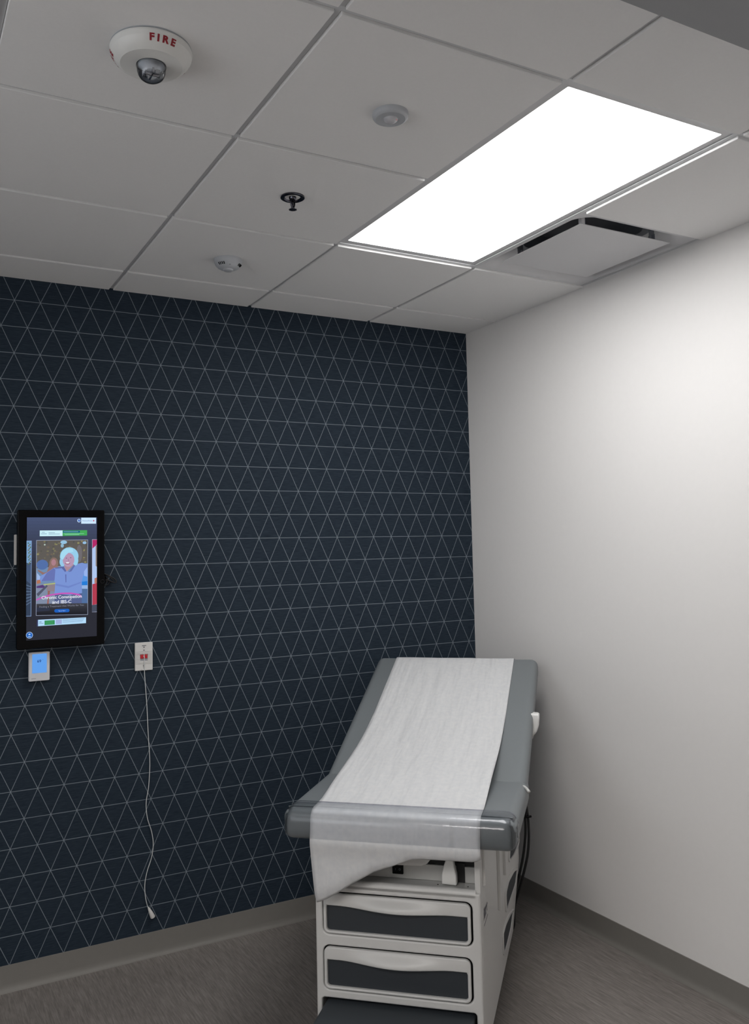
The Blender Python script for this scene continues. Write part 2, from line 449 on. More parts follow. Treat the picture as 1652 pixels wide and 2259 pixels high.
# ------------------------------------------------------------------ air diffuser (plaque type)
def air_diffuser():
    x0, x1, y0, y1 = XA + 2 * T + .003, -.014, Y2 - T + .003, Y2 - .003
    cx, cy = (x0 + x1) / 2, (y0 + y1) / 2
    t = empty('air_diffuser', (cx, cy, H + .008), 0, 'square white ceiling air vent with a flat drop plate near the right wall', 'air vent')
    hx, hy = (x1 - x0) / 2, (y1 - y0) / 2
    # frame: flange then flared throat rising to a neck
    rings = [(1.0, .003, .004), (1.0, -.0005, .004), (.965, -.0008, .06), (.935, .008, .10), (.89, .026, .11), (.80, .040, .10), (.70, .058, .09), (.62, .064, .08), (.60, .12, .08)]
    vs, fs = [], []; n = 40
    for s, z, r in rings:
        lp = rrect(-hx * s, hx * s, -hy * s, hy * s, r, 9)
        n = len(lp)
        for (a, c) in lp: vs.append((a, c, z))
    for k in range(len(rings) - 1):
        for i in range(n):
            j = (i + 1) % n; fs.append((k * n + i, k * n + j, (k + 1) * n + j, (k + 1) * n + i))
    fs.append(tuple((len(rings) - 1) * n + i for i in range(n)))
    mi = [0] * (n * 6) + [1] * (n * 2) + [1]
    o = raw_obj('frame', vs, fs, [M_diffw, M_duct], t, smooth=True, mi=mi); sharp(o, 35)
    # plaque
    px, py = -.302 - cx, -1.200 - cy
    o = box('face_plate', px - .212, px + .222, py - .208, py + .232, -.0045, -.0015, M_diffw, t, .001, 2)
    for sx, sy in ((-1, -1), (1, -1), (-1, 1), (1, 1)):
        bm = bmesh.new(); add_box(bm, px + sx * .17 - .012, px + sx * .17 + .012, py + sy * .17 - .002, py + sy * .17 + .002, -.001, .052)
        add_box(bm, px + sx * .17 - .002, px + sx * .17 + .002, py + sy * .17 - .014, py + sy * .17 + .014, -.001, .03)
        bm_obj('hanger_clip', bm, M_duct, t)
    bm = bmesh.new(); add_box(bm, px - .205, px - .19, py - .205, py - .19, -.001, .03); bm_obj('hanger_clip', bm, M_diffw, t)
air_diffuser()

# ------------------------------------------------------------------ ceiling devices
def fire_strobe():
    t = empty('fire_alarm_strobe', (-2.100, -1.785, H), 0, 'round white ceiling fire alarm strobe with red FIRE lettering and clear lens', 'fire alarm')
    lathe('mounting_ring', [(0, 0), (.0865, 0), (.0870, -.0015), (.0840, -.0028), (0, -.0028)], M_devgrey, t)
    prof = [(.082, -.0035), (.0870, -.0040), (.0882, -.0075), (.0880, -.011), (.0862, -.018), (.0815, -.026), (.0745, -.0335), (.0675, -.0385), (.0660, -.0396), (.062, -.0396), (.033, -.0396), (.0315, -.0385), (.031, -.034)]
    ho = lathe('housing', prof, M_white, t, n=96); sharp(ho, 14)
    lens = [(.0308, -.036), (.0308, -.046), (.0302, -.053), (.0282, -.060), (.0240, -.0668), (.0175, -.0712), (.0095, -.0732), (0, -.0735)]
    inner = [(r * .93, z + .0015) for r, z in reversed(lens)]
    g = lathe('lens', lens, M_lens, t, n=64)
    bm = bmesh.new(); bmesh.ops.create_cone(bm, cap_ends=True, segments=24, radius1=.0130, radius2=.0275, depth=.012, matrix=Matrix.Translation((0, 0, -.046)))
    bmesh.ops.create_cone(bm, cap_ends=True, segments=24, radius1=.0295, radius2=.0295, depth=.002, matrix=Matrix.Translation((0, 0, -.039)))
    bm_obj('reflector', bm, mat('bright_reflector', (.75, .77, .80, 1), .2, metal=.15), t, smooth=False)
    bm = bmesh.new()
    bmesh.ops.create_cone(bm, cap_ends=True, segments=16, radius1=.0032, radius2=.0032, depth=.030, matrix=Matrix.Translation((.002, 0, -.0575)) @ Matrix.Rotation(PI / 2, 4, 'Y'))
    add_box(bm, -.014, -.0115, -.003, .003, -.062, -.046); add_box(bm, .0155, .018, -.003, .003, -.062, -.046)
    add_box(bm, -.002, .002, -.016, .016, -.062, -.050); add_box(bm, .006, .016, -.012, -.010, -.060, -.050); add_box(bm, -.018, -.006, .008, .010, -.062, -.050)
    bm_obj('flash_tube', bm, M_chrome, t)
    # lettering wrapped on the sloped rim (three times round)
    for ang in (-88, 153, 33):
        me = text_mesh('F I R E', 1.0, extrude=0.0, offset=0.05)
        xsv = [v.co.x for v in me.vertices]; ysv = [v.co.y for v in me.vertices]
        bm = bmesh.new(); bm.from_mesh(me); D.meshes.remove(me)
        bmesh.ops.triangulate(bm, faces=bm.faces)
        bmesh.ops.subdivide_edges(bm, edges=[e for e in bm.edges if e.calc_length() > .25], cuts=3, use_grid_fill=False)
        w0, w1 = min(xsv), max(xsv); h0, h1 = min(ysv), max(ysv)
        P = prof[3:8]
        for v in bm.verts:
            fx = (v.co.x - w0) / (w1 - w0) - .5; fy = (v.co.y - h0) / (h1 - h0)
            a = math.radians(ang) + fx * .054 / .080
            z = -.0280 + fy * .0128
            for i in range(len(P) - 1):
                if P[i + 1][1] <= z <= P[i][1]:
                    q = (z - P[i][1]) / (P[i + 1][1] - P[i][1]); r = P[i][0] + q * (P[i + 1][0] - P[i][0]); break
            r += .0006; v.co = Vector((r * math.cos(a), r * math.sin(a), z - .0004))
        me = D.meshes.new('lettering'); bm.to_mesh(me); bm.free()
        o = link('lettering', me, M_red, t)
        o['label'] = 'red FIRE lettering'
fire_strobe()

def occupancy():
    t = empty('occupancy_sensor', (-1.489, -1.776, H), 0, 'small flat round white motion sensor on the ceiling tile left of the panel light', 'motion sensor')
    lathe('housing', [(0, 0), (.0455, 0), (.0462, -.004), (.0455, -.010), (.0425, -.0145), (.0375, -.0165), (.0365, -.0160), (.019, -.0158), (.0185, -.0165)], M_devgrey, t)
    l = lathe('lens', [(.0182, -.0150), (.0180, -.0175), (.0150, -.0215), (.009, -.0240), (0, -.0248)], mat('sensor_lens', (.55, .55, .58, 1), .2), t)
    lathe('status_light', [(.0052, -.0205), (.0048, -.0228), (0, -.0240)], mat('pink_led', (.80, .22, .28, 1), .3), t, n=16, loc=(.008, -.009, .0020))
occupancy()

def sprinkler():
    t = empty('sprinkler_head', (-1.500, -1.192, H), .5, 'dark chrome fire sprinkler head hanging from the ceiling between the round sensors', 'sprinkler')
    lathe('escutcheon', [(.0375, 0), (.0375, -.0035), (.034, -.0055), (.028, -.0050), (.024, -.0015), (.0225, .006), (.018, .006)], M_dkchrome, t)
    lathe('body', [(.018, .006), (.012, .006), (.011, -.006), (.0085, -.009), (0, -.009)], M_dkchrome, t, n=24)
    for s in (-1, 1):
        tube('frame_arm', [(s * .008, 0, -.006), (s * .0095, 0, -.014), (s * .0085, 0, -.024), (s * .004, 0, -.033), (s * .001, 0, -.037)], .0028, M_dkchrome, t, n=8)
    lathe('bulb', [(0, -.010), (.0034, -.011), (.0040, -.020), (.0034, -.030), (0, -.031)], M_dkchrome, t, n=12)
    bm = bmesh.new(); n = 24
    ring = []
    for i in range(n * 2):
        a = PI * i / n; r = .0128 if i % 4 < 2 else .0095
        ring.append((r * math.cos(a), r * math.sin(a)))
    vt = [bm.verts.new((x, y, -.0395)) for x, y in ring]; vb = [bm.verts.new((x, y, -.0410)) for x, y in ring]
    bm.faces.new(vt); bm.faces.new(list(reversed(vb)))
    for i in range(len(ring)): j = (i + 1) % len(ring); bm.faces.new((vt[i], vb[i], vb[j], vt[j]))
    bmesh.ops.create_cone(bm, cap_ends=True, segments=16, radius1=.003, radius2=.004, depth=.007, matrix=Matrix.Translation((0, 0, -.038)))
    bm_obj('deflector', bm, M_dkchrome, t)
sprinkler()

def dome_sensor():
    t = empty('ceiling_speaker_sensor', (-1.483, -.558, H), 0, 'small white dome sensor with slotted vents on the ceiling near the navy wall', 'sensor')
    t.name = 'dome_sensor'
    prof = [(0, 0), (.0525, 0), (.0530, -.004), (.0515, -.012), (.0475, -.022), (.040, -.031), (.0300, -.0365), (.0200, -.0385), (.0195, -.0395), (0, -.040)]
    lathe('dome', prof, M_devgrey, t)
    lathe('centre_cap', [(.0185, -.0392), (.0180, -.0420), (.0150, -.0440), (0, -.0446)], M_devgrey, t)
    for k, a0 in enumerate((-38, -142, 98)):
        bm = bmesh.new()
        for i in range(4):
            a = math.radians(a0 + (i - 1.5) * 9)
            for (r, z, dz) in ((.0455, -.0255, .0075),):
                M4 = Matrix.Rotation(a, 4, 'Z') @ Matrix.Translation((r + .0005, 0, z)) @ Matrix.Rotation(math.radians(48), 4, 'Y')
                bmesh.ops.create_cube(bm, size=1, matrix=M4 @ Matrix.Diagonal((.0018, .0026, .011, 1)))
        bm_obj('vent_slots', bm, M_black, t)
    lathe('status_light', [(0, 0), (.0016, 0), (.0014, -.001), (0, -.0012)], M_black, t, n=12, loc=(-.008, -.041, -.0305))
dome_sensor()

# ------------------------------------------------------------------ wall display
def wall_display():
    X0, X1, Z0, Z1 = -2.1545, -1.8300, 1.2590, 1.7885
    cx, cz = (X0 + X1) / 2, (Z0 + Z1) / 2
    t = empty('wall_display', (cx, 0, cz), 0, 'black framed portrait touchscreen mounted on the navy wall showing a health advert', 'display')
    hx, hz = (X1 - X0) / 2, (Z1 - Z0) / 2
    MXZ = lambda y: Matrix(((1, 0, 0, 0), (0, 0, -1, y), (0, 1, 0, 0), (0, 0, 0, 1)))
    plate('housing', [rrect(-hx, hx, -hz, hz, .006, 4)], .034, M_black, t, .003, MXZ(-.040))
    box('wall_bracket', -.09, .09, -.0235, 0, -.12, .12, M_void, t)
    dx0, dx1, dz0, dz1 = -2.1215 - cx, -1.8605 - cx, 1.2925 - cz, 1.7595 - cz
    # screen art: layered flat shapes joined in one mesh
    V, F, MI, mats = [], [], [], []
    def mi(m):
        if m not in mats: mats.append(m)
        return mats.index(m)
    cache = {}
    def em(r, g, b, s=1.0):
        k = (r, g, b, s)
        if k not in cache: cache[k] = emis('screen_colour_%d' % len(cache), rgb(r, g, b), s)
        return cache[k]
    W_, H_ = dx1 - dx0, dz1 - dz0
    def P(u, v): return dx0 + u * W_, dz1 - v * H_
    yf = -.0585
    lay = [0]
    def poly(pts, m, layer):
        y = yf - layer * .00012
        base = len(V)
        for (u, v) in pts:
            x, z = P(u, v); V.append((x, y, z))
        F.append(tuple(range(base, base + len(pts)))); MI.append(mi(m))
    def rect(u0, u1, v0, v1, m, layer): poly([(u0, v1), (u1, v1), (u1, v0), (u0, v0)], m, layer)
    def C(X, Y): return (X - 270) / 715.0, (Y - 185) / (1240 - 30 * (X - 270) / 715.0 if Y > 900 else 1232)
    def cp(pts, m, layer): poly([C(*p) for p in pts][::-1], m, layer)
    def ell(X, Y, rx, ry, m, layer, n=28, a0=0, a1=360):
        cp([(X + rx * math.cos(math.radians(a0 + (a1 - a0) * i / n)), Y + ry * math.sin(math.radians(a0 + (a1 - a0) * i / n))) for i in range(n)], m, layer)
    # background: vertical gradient of the interface, drawn as bands
    nb = 36
    for i in range(nb):
        f = i / (nb - 1); q = max(0, 1 - f * 2.2)
        c = (int(46 + 26 * q), int(47 + 36 * q), int(56 + 58 * q))
        rect(0, 1, i / nb, (i + 1) / nb, em(*c), 0)
    def outline(X0_, X1_, Y0_, Y1_, m, layer, th=3):
        cp([(X0_, Y0_), (X1_, Y0_), (X1_, Y1_), (X0_, Y1_)], m, layer)
    # header tag
    cp([(820, 188), (976, 188), (976, 250), (820, 250)], em(205, 232, 255), 2)
    ell(797, 218, 18, 18, em(200, 225, 250), 1); ell(799, 217, 13, 13, em(40, 90, 180), 3)
    ell(951, 219, 7, 8, em(190, 60, 100), 4)
    # top banner
    cp([(398, 318), (628, 318), (628, 376), (398, 376)], em(205, 240, 250), 1)
    cp([(628, 318), (882, 318), (882, 373), (628, 375)], em(70, 170, 90), 1)
    cp([(632, 323), (806, 323), (806, 343), (632, 343)], em(25, 85, 140), 2)
    for (a, c, y) in ((418, 448, 336), (410, 468, 352), (486, 550, 341), (486, 600, 355)): cp([(a, y - 2), (c, y - 2), (c, y + 2), (a, y + 2)], em(95, 125, 160), 2)
    for (a, c, y) in ((640, 790, 333), (640, 850, 353), (650, 800, 364)): cp([(a, y - 2), (c, y - 2), (c, y + 2), (a, y + 2)], em(150, 215, 190), 3)
    # left card
    outline(268, 318, 420, 1184, em(140, 170, 215), 1)
    cp([(268, 424), (314, 424), (314, 1180), (268, 1180)], em(55, 68, 90), 2)
    cp([(268, 424), (314, 424), (314, 640), (268, 660)], em(120, 160, 200), 3)
    for i in range(16): ell(284 + (i * 17) % 28, 445 + i * 14, 6, 9, em(80 + i % 3 * 20, 110, 100 - i % 4 * 12), 4, n=8)
    cp([(268, 640), (314, 660), (314, 860), (268, 820)], em(70, 88, 118), 4)
    for i in range(7): cp([(268, 860 + i * 34), (314, 880 + i * 26), (314, 888 + i * 26), (268, 870 + i * 34)], em(92, 112, 140), 5)
    # right card
    outline(934, 985, 414, 1152, em(170, 175, 200), 1)
    cp([(938, 418), (985, 418), (985, 470), (938, 510)], em(180, 45, 105), 2)
    cp([(938, 510), (985, 470), (985, 868), (938, 880)], em(175, 200, 240), 2)
    cp([(972, 480), (985, 474), (985, 700), (972, 690)], em(140, 130, 125), 3)
    cp([(960, 820), (985, 810), (985, 868), (960, 872)], em(180, 120, 105), 3)
    cp([(938, 880), (985, 868), (985, 1072), (938, 1080)], em(180, 62, 82), 3)
    cp([(934, 1080), (985, 1074), (985, 1148), (934, 1150)], em(72, 78, 95), 3)
    # main card
    outline(364, 891, 416, 1178, em(160, 170, 195), 1)
    cp([(368, 420), (887, 420), (887, 1174), (368, 1174)], em(96, 92, 88), 2)
    rnd = random.Random(5)
    pal = [(122, 118, 92), (88, 86, 80), (110, 100, 88), (140, 136, 96), (82, 84, 84), (104, 96, 96)]
    for i in range(110):
        X = rnd.uniform(380, 875); Y = rnd.uniform(432, 700)
        ell(X, Y, rnd.uniform(5, 14), rnd.uniform(5, 13), em(*pal[rnd.randrange(6)]), 3 + i % 3 * .2, n=12)
    ell(640, 440, 34, 18, em(150, 195, 225), 4); ell(625, 475, 16, 20, em(140, 180, 205), 4.1); ell(855, 448, 20, 14, em(150, 190, 225), 4)
    ell(448, 463, 8, 9, em(175, 195, 185), 4, 14); ell(800, 560, 30, 90, em(112, 108, 112), 3.9)
    # ground / pale background lower
    cp([(368, 700), (887, 660), (887, 1100), (368, 1100)], em(112, 140, 175), 4.3)
    ell(425, 665, 58, 50, em(84, 112, 168), 4.5)
    cp([(368, 860), (560, 850), (560, 1090), (368, 1110)], em(128, 140, 165), 4.6)
    cp([(820, 740), (887, 720), (887, 870), (825, 880)], em(90, 150, 225), 4.6)
    cp([(828, 850), (887, 845), (887, 888), (828, 886)], em(40, 125, 215), 4.8)
    cp([(828, 888), (887, 888), (887, 915), (828, 912)], em(150, 180, 225), 4.8)
    cp([(820, 915), (887, 915), (887, 1090), (820, 1090)], em(82, 112, 158), 4.7)
    # girl in the background
    ell(540, 655, 45, 60, em(138, 112, 104), 5); ell(538, 645, 24, 32, em(172, 128, 138), 5.2)
    cp([(500, 660), (470, 740), (440, 745), (385, 715), (378, 725), (440, 775), (500, 770), (600, 730), (590, 690), (560, 680)], em(146, 112, 108), 5.1)
    cp([(465, 860), (555, 850), (560, 940), (470, 930)], em(140, 128, 138), 5.1)
    cp([(480, 930), (505, 930), (492, 1020), (490, 1085), (472, 1085), (478, 1010)], em(150, 100, 95), 5.2)
    cp([(368, 880), (430, 868), (452, 885), (440, 900), (368, 898)], em(88, 62, 120), 5.2)
    cp([(440, 862), (556, 852), (556, 864), (440, 872)], em(176, 190, 120), 5.3)
    cp([(368, 960), (470, 870), (480, 885), (385, 985)], em(84, 88, 108), 5.2)
    # woman: shirt
    cp([(372, 860), (372, 750), (395, 790), (405, 780), (470, 745), (540, 700), (600, 692), (640, 680), (690, 745), (745, 672), (830, 655), (887, 672), (887, 735), (850, 760), (826, 850), (830, 960), (700, 975), (548, 960), (556, 850), (540, 826), (412, 835), (410, 845)], em(122, 148, 212), 6)
    cp([(372, 745), (405, 785), (400, 815), (372, 815)], em(160, 185, 230), 6.4)
    cp([(370, 822), (404, 815), (412, 850), (370, 858)], em(178, 118, 92), 6.3)
    cp([(470, 748), (540, 702), (556, 720), (548, 830), (470, 830), (415, 832)], em(104, 116, 178), 6.2)
    cp([(850, 745), (884, 700), (884, 800), (850, 790)], em(150, 178, 236), 6.2)
    cp([(655, 770), (668, 770), (668, 850), (660, 852)], em(98, 110, 172), 6.3)
    cp([(560, 860), (690, 890), (820, 850), (820, 862), (690, 905), (560, 880)], em(112, 134, 200), 6.3)
    # neck and face, hair
    cp([(640, 640), (650, 700), (672, 742), (700, 715), (745, 672), (745, 620)], em(172, 138, 150), 6.6)
    cp([(550, 700), (640, 688), (668, 735), (655, 745), (620, 705), (556, 708)], em(92, 104, 160), 6.7)
    cp([(745, 672), (765, 672), (720, 740), (690, 748)], em(100, 112, 170), 6.7)
    ell(697, 585, 95, 92, em(150, 205, 235), 6.9, 40); ell(628, 640, 30, 48, em(150, 200, 232), 6.9); ell(762, 630, 28, 52, em(150, 205, 235), 6.9)
    ell(690, 622, 60, 72, em(180, 150, 180), 7.1, 36)
    cp([(604, 600), (618, 540), (660, 505), (730, 505), (740, 540), (690, 548), (660, 575), (632, 620)], em(165, 218, 242), 7.3)
    ell(668, 604, 8, 4, em(120, 90, 120), 7.4, 12); ell(712, 600, 8, 4, em(120, 90, 120), 7.4, 12)
    cp([(686, 605), (696, 630), (684, 634)], em(158, 125, 155), 7.4)
    ell(680, 655, 25, 12, em(150, 80, 105), 7.4, 18); ell(680, 652, 20, 7, em(235, 240, 250), 7.5, 18)
    # jeans, hoop
    cp([(550, 958), (700, 975), (830, 958), (826, 1090), (548, 1090)], em(86, 98, 140), 6.1)
    hp = [(368, 1012), (430, 985), (520, 962), (620, 950), (720, 950), (800, 965), (828, 990)]
    cp(hp + [(x, y + 16) for x, y in reversed(hp)], em(196, 90, 185), 7.6)
    # lower fade drawn as bands in the picture
    for i in range(9):
        y0 = 1060 + i * 13; c = int(64 - i * 4)
        cp([(368, y0), (887, y0), (887, min(y0 + 13, 1174)), (368, min(y0 + 13, 1174))], em(c, c + 1, c + 8), 8)
    cp([(368, 1100), (420, 1090), (500, 1105), (500, 1130), (368, 1140)], em(50, 55, 72), 8.3)
    # button
    ell(565, 1133, 18, 17, em(32, 96, 190), 9); ell(683, 1131, 18, 17, em(32, 96, 190), 9)
    cp([(565, 1116), (683, 1114), (683, 1148), (565, 1150)], em(32, 96, 190), 9)
    # bottom banner
    cp([(374, 1220), (390, 1220), (390, 1286), (374, 1286)], em(60, 64, 100), 1)
    cp([(386, 1220), (872, 1203), (872, 1262), (386, 1284)], em(180, 220, 250), 2)
    cp([(450, 1229), (552, 1225), (552, 1270), (450, 1274)], em(50, 140, 85), 3)
    cp([(562, 1222), (624, 1220), (624, 1265), (562, 1268)], em(160, 175, 220), 3)
    for i in range(5): cp([(632, 1216 + i * 9), (862 - i * 7, 1208 + i * 9), (862 - i * 7, 1211 + i * 9), (632, 1219 + i * 9)], em(130, 160, 195), 3)
    for i in range(3): cp([(460, 1238 + i * 11), (540, 1235 + i * 11), (540, 1238 + i * 11), (460, 1241 + i * 11)], em(90, 175, 120), 4)
    cp([(396, 1240), (420, 1239), (420, 1245), (396, 1246)], em(90, 115, 150), 4); cp([(392, 1256), (440, 1253), (440, 1258), (392, 1261)], em(120, 145, 175), 4)
    # blue round button lower left
    ell(302, 1372, 34, 33, em(170, 195, 230), 2); ell(302, 1372, 29, 28, em(35, 100, 190), 3)
    ell(302, 1364, 11, 7, em(190, 215, 245), 4, 12); cp([(288, 1384), (316, 1384), (316, 1390), (288, 1390)], em(190, 215, 245), 4)
    raw = raw_obj('screen', V, F, mats, t, mi=MI)
    raw['label'] = 'lit screen picture'
    def txt(s, X, Y, width, m, layer, size=.01, name='screen_text', bold=0.0):
        me = text_mesh(s, size, offset=bold)
        xs_ = [v.co.x for v in me.vertices]; k = width * W_ / 715.0 / (max(xs_) - min(xs_))
        u, v = C(X, Y); x, z = P(u, v)
        for vv in me.vertices: vv.co = Vector((x + vv.co.x * k, yf - layer * .00012, z + vv.co.y * k))
        return link(name, me, m, t)
    txt('Chronic Constipation', 623, 995, 408, em(235, 240, 250), 11, bold=.00012)
    txt('and IBS-C', 623, 1044, 194, em(235, 240, 250), 11, bold=.00012)
    txt('Finding a Treatment that Works for You', 623, 1085, 450, em(128, 132, 150), 11)
    txt('Tap to Open', 624, 1133, 72, em(190, 215, 250), 11)
    txt('PatientPoint', 885, 220, 105, em(120, 140, 180), 11)
    txt('?', 799, 217, 8, em(200, 220, 250), 11)
    # home ring on the right bezel
    tube('home_button', [(1.0 * .0072 * math.cos(a) + (.5 * (X1 - X0) - .0085), -.0573, .0072 * math.sin(a) - .018) for a in [2 * PI * i / 20 for i in range(21)]], .0004, mat('faint_ring', (.03, .03, .032, 1), .3), t, n=6, sub=1)
    # bundled black cable behind the right edge
    rx = hx
    loops = [
        [(rx - .03, -.020, .012), (rx - .004, -.020, .014), (rx + .018, -.022, .006), (rx + .040, -.024, -.006), (rx + .052, -.024, -.018), (rx + .050, -.022, -.026), (rx + .036, -.020, -.022), (rx + .016, -.018, -.012), (rx - .006, -.018, -.004), (rx - .03, -.02, 0)],
        [(rx - .02, -.014, .006), (rx + .010, -.014, -.002), (rx + .026, -.014, -.016), (rx + .024, -.014, -.030), (rx + .010, -.014, -.036), (rx - .004, -.014, -.030), (rx - .02, -.014, -.02)],
        [(rx - .02, -.028, -.004), (rx + .006, -.028, -.006), (rx + .014, -.028, -.020), (rx + .004, -.026, -.034), (rx - .01, -.024, -.046), (rx - .02, -.02, -.05)],
        [(rx - .02, -.010, .020), (rx + .006, -.010, .012), (rx + .030, -.012, -.004), (rx + .043, -.012, -.016), (rx + .040, -.012, -.024), (rx + .020, -.010, -.018), (rx - .02, -.010, -.008)]]
    for l in loops: tube('cable_loop', l, .0024, M_rubber, t, n=8)
    tube('cable_tie', [(rx + .008, -.033, .000), (rx + .012, -.030, -.008), (rx + .012, -.012, -.010), (rx + .006, -.008, .004), (rx + .008, -.020, .008), (rx + .008, -.033, .000)], .0022, M_black, t, n=8)
wall_display()

# white wall plate, partly behind the display
def wall_plate():
    t = empty('wall_plate', (-2.132, 0, 1.637), 0, 'narrow white wall plate peeking out behind the left edge of the display', 'wall plate')
    t.location = (-2.124, 0, 1.637)
    MXZ = lambda y: Matrix(((1, 0, 0, 0), (0, 0, -1, y), (0, 1, 0, 0), (0, 0, 0, 1)))
    plate('cover', [rrect(-.0365, .0365, -.0585, .0585, .003, 3)], .0075, M_offwhite, t, .0015, MXZ(-.00375))
    plate('rocker', [rrect(-.0165, .0165, -.033, .033, .002, 3)], .004, M_offwhite, t, .001, MXZ(-.0095))
wall_plate()

def thermostat():
    X0, X1, Z0, Z1 = -2.1065, -2.0300, 1.1325, 1.2425
    cx, cz = (X0 + X1) / 2, (Z0 + Z1) / 2
    t = empty('thermostat', (cx, 0, cz), 0, 'white wall thermostat with a glowing blue screen reading 69, just under the display', 'thermostat')
    MXZ = lambda y: Matrix(((1, 0, 0, 0), (0, 0, -1, y), (0, 1, 0, 0), (0, 0, 0, 1)))
    plate('back_plate', [rrect(-.034, .034, -.0505, .0505, .004, 4)], .006, M_devgrey, t, .001, MXZ(-.0030))
    plate('housing', [rrect(-.0382, .0382, -.055, .055, .0045, 5)], .016, M_thermo, t, .0022, MXZ(-.0145))
    plate('display', [rrect(-.0262, .0268, -.0245, .0480, .001, 2)], .0010, emis('thermostat_glow', rgb(98, 160, 236), 1.0), t, 0, MXZ(-.0228))
    me = text_mesh('69', .0150, offset=.00012)
    for v in me.vertices: v.co = Vector((v.co.x - .001, -.0236, v.co.y + .020))
    link('digits', me, emis('digit_blue', rgb(24, 52, 120), 1.0), t)
    me = text_mesh('°', .010)
    for v in me.vertices: v.co = Vector((v.co.x + .0125, -.0236, v.co.y + .022))
    link('degree_mark', me, emis('digit_blue2', rgb(60, 110, 190), 1.0), t)
    box('brand_strip', -.029, -.012, -.0230, -.0226, -.0462, -.0440, mat('faint_print', (.33, .33, .38, 1), .6), t)
thermostat()

def call_station():
    X0, X1, Z0, Z1 = -1.6985, -1.6265, 1.1370, 1.2500
    cx, cz = (X0 + X1) / 2, (Z0 + Z1) / 2
    t = empty('nurse_call_station', (cx, 0, cz), 0, 'ribbed white emergency call plate with red slide switch and hanging pull cord', 'call switch')
    MXZ = lambda y: Matrix(((1, 0, 0, 0), (0, 0, -1, y), (0, 1, 0, 0), (0, 0, 0, 1)))
    hx, hz = (X1 - X0) / 2, (Z1 - Z0) / 2
    hole = [(-.0150, -.0190), (.0150, -.0190), (.0150, .0085), (-.0150, .0085)]
    plate('cover_plate', [rrect(-hx, hx, -hz, hz, .003, 3), hole], .009, M_offwhite, t, .0016, MXZ(-.0045))
    box('switch_well', -.0158, .0158, -.0030, -.0012, -.0195, .0090, M_devgrey, t)
    bm = bmesh.new()
    for z in (.0215, .0165, .0115, .0065, .0015, -.0035, -.0085, -.0135, -.0185, -.0235, -.0275):
        for a, c in (((-hx + .003, -.0165), (.0165, hx - .003)) if z < .011 and z > -.020 else ((-hx + .003, hx - .003),)):
            add_box(bm, a, c, -.0107, -.0095, z - .0011, z + .0011, .0003, 1)
    bm_obj('ribs', bm, M_offwhite, t)
    bm = bmesh.new(); add_box(bm, -.0145, .0145, -.0105, -.0030, -.0080, .0078, .0015, 2)
    bm_obj('slide_switch', bm, M_redsw, t)
    tube('cord_clip', [(-.003, -.0115, .002), (.000, -.0125, -.001), (.0025, -.0125, -.003)], .0012, M_white, t, n=8)
    for z in (.0375, .0255):
        bm = bmesh.new(); bmesh.ops.create_cone(bm, cap_ends=True, segments=20, radius1=.0024, radius2=.0024, depth=.001, matrix=Matrix.Translation((0, -.0099, z)) @ Matrix.Rotation(PI / 2, 4, 'X'))
        bm_obj('indicator_light', bm, M_ink, t)
    box('print_strip', -.008, .009, -.0100, -.0096, .0425, .0450, M_ink, t)
    box('print_mark', -.0035, -.0015, -.0100, -.0096, -.0400, -.0345, M_ink, t); box('print_mark', .0010, .0030, -.0100, -.0096, -.0400, -.0345, M_ink, t)
    bm = bmesh.new(); add_box(bm, -.009, .009, -.0125, -.0095, -.0560, -.0500, .001, 1); bm_obj('cord_guide', bm, M_offwhite, t)
    W = lambda x, z, y=-.006: (x - cx, y, z - cz)
    pts = [W(-1.6625, 1.205, -.0115), W(-1.6615, 1.170, -.0122), W(-1.6612, 1.142, -.0125), W(-1.6600, 1.120, -.009), W(-1.6535, 1.040, -.0055), W(-1.6500, .985, -.006), W(-1.6445, .870, -.005), W(-1.6400, .790, -.007), W(-1.6400, .730), W(-1.6450, .665), W(-1.6545, .608), W(-1.6500, .548), W(-1.6330, .490), W(-1.6265, .441), W(-1.6330, .390), W(-1.6520, .335), W(-1.6610, .285), W(-1.6580, .235), W(-1.6490, .196)]
    pc = tube('pull_cord', pts, .0016, M_cord, t, n=8, sub=8)
    th = lathe('pull_handle', [(0, 0), (.0022, 0), (.0042, -.006), (.0082, -.030), (.0100, -.046), (.0094, -.0475), (0, -.0475)], M_offwhite, pc, n=20)
    th.location = Vector(W(-1.6490, .199, -.0110)); th.rotation_euler = (0, -.42, 0)
call_station()

# ------------------------------------------------------------------ examination table (local: x right, y towards head, z up)
TB = Vector((-.984, -1.358, 0))
RZ = math.atan2(-.6871, .7266)
table = empty('examination_table', TB, RZ, 'grey padded examination table with raised backrest and two front drawers, set in the corner', 'examination table')
XR, XLt = 0.0, -.533
ZB = .064; ZF = .553; ZU = .70
def Lf(y, z):
    c = lambda v: max(0, min(1, v)); s = lambda v: v * v * (3 - 2 * v)
    return .032 * c((y - .55) / .35) * c((z - .06) / .28)
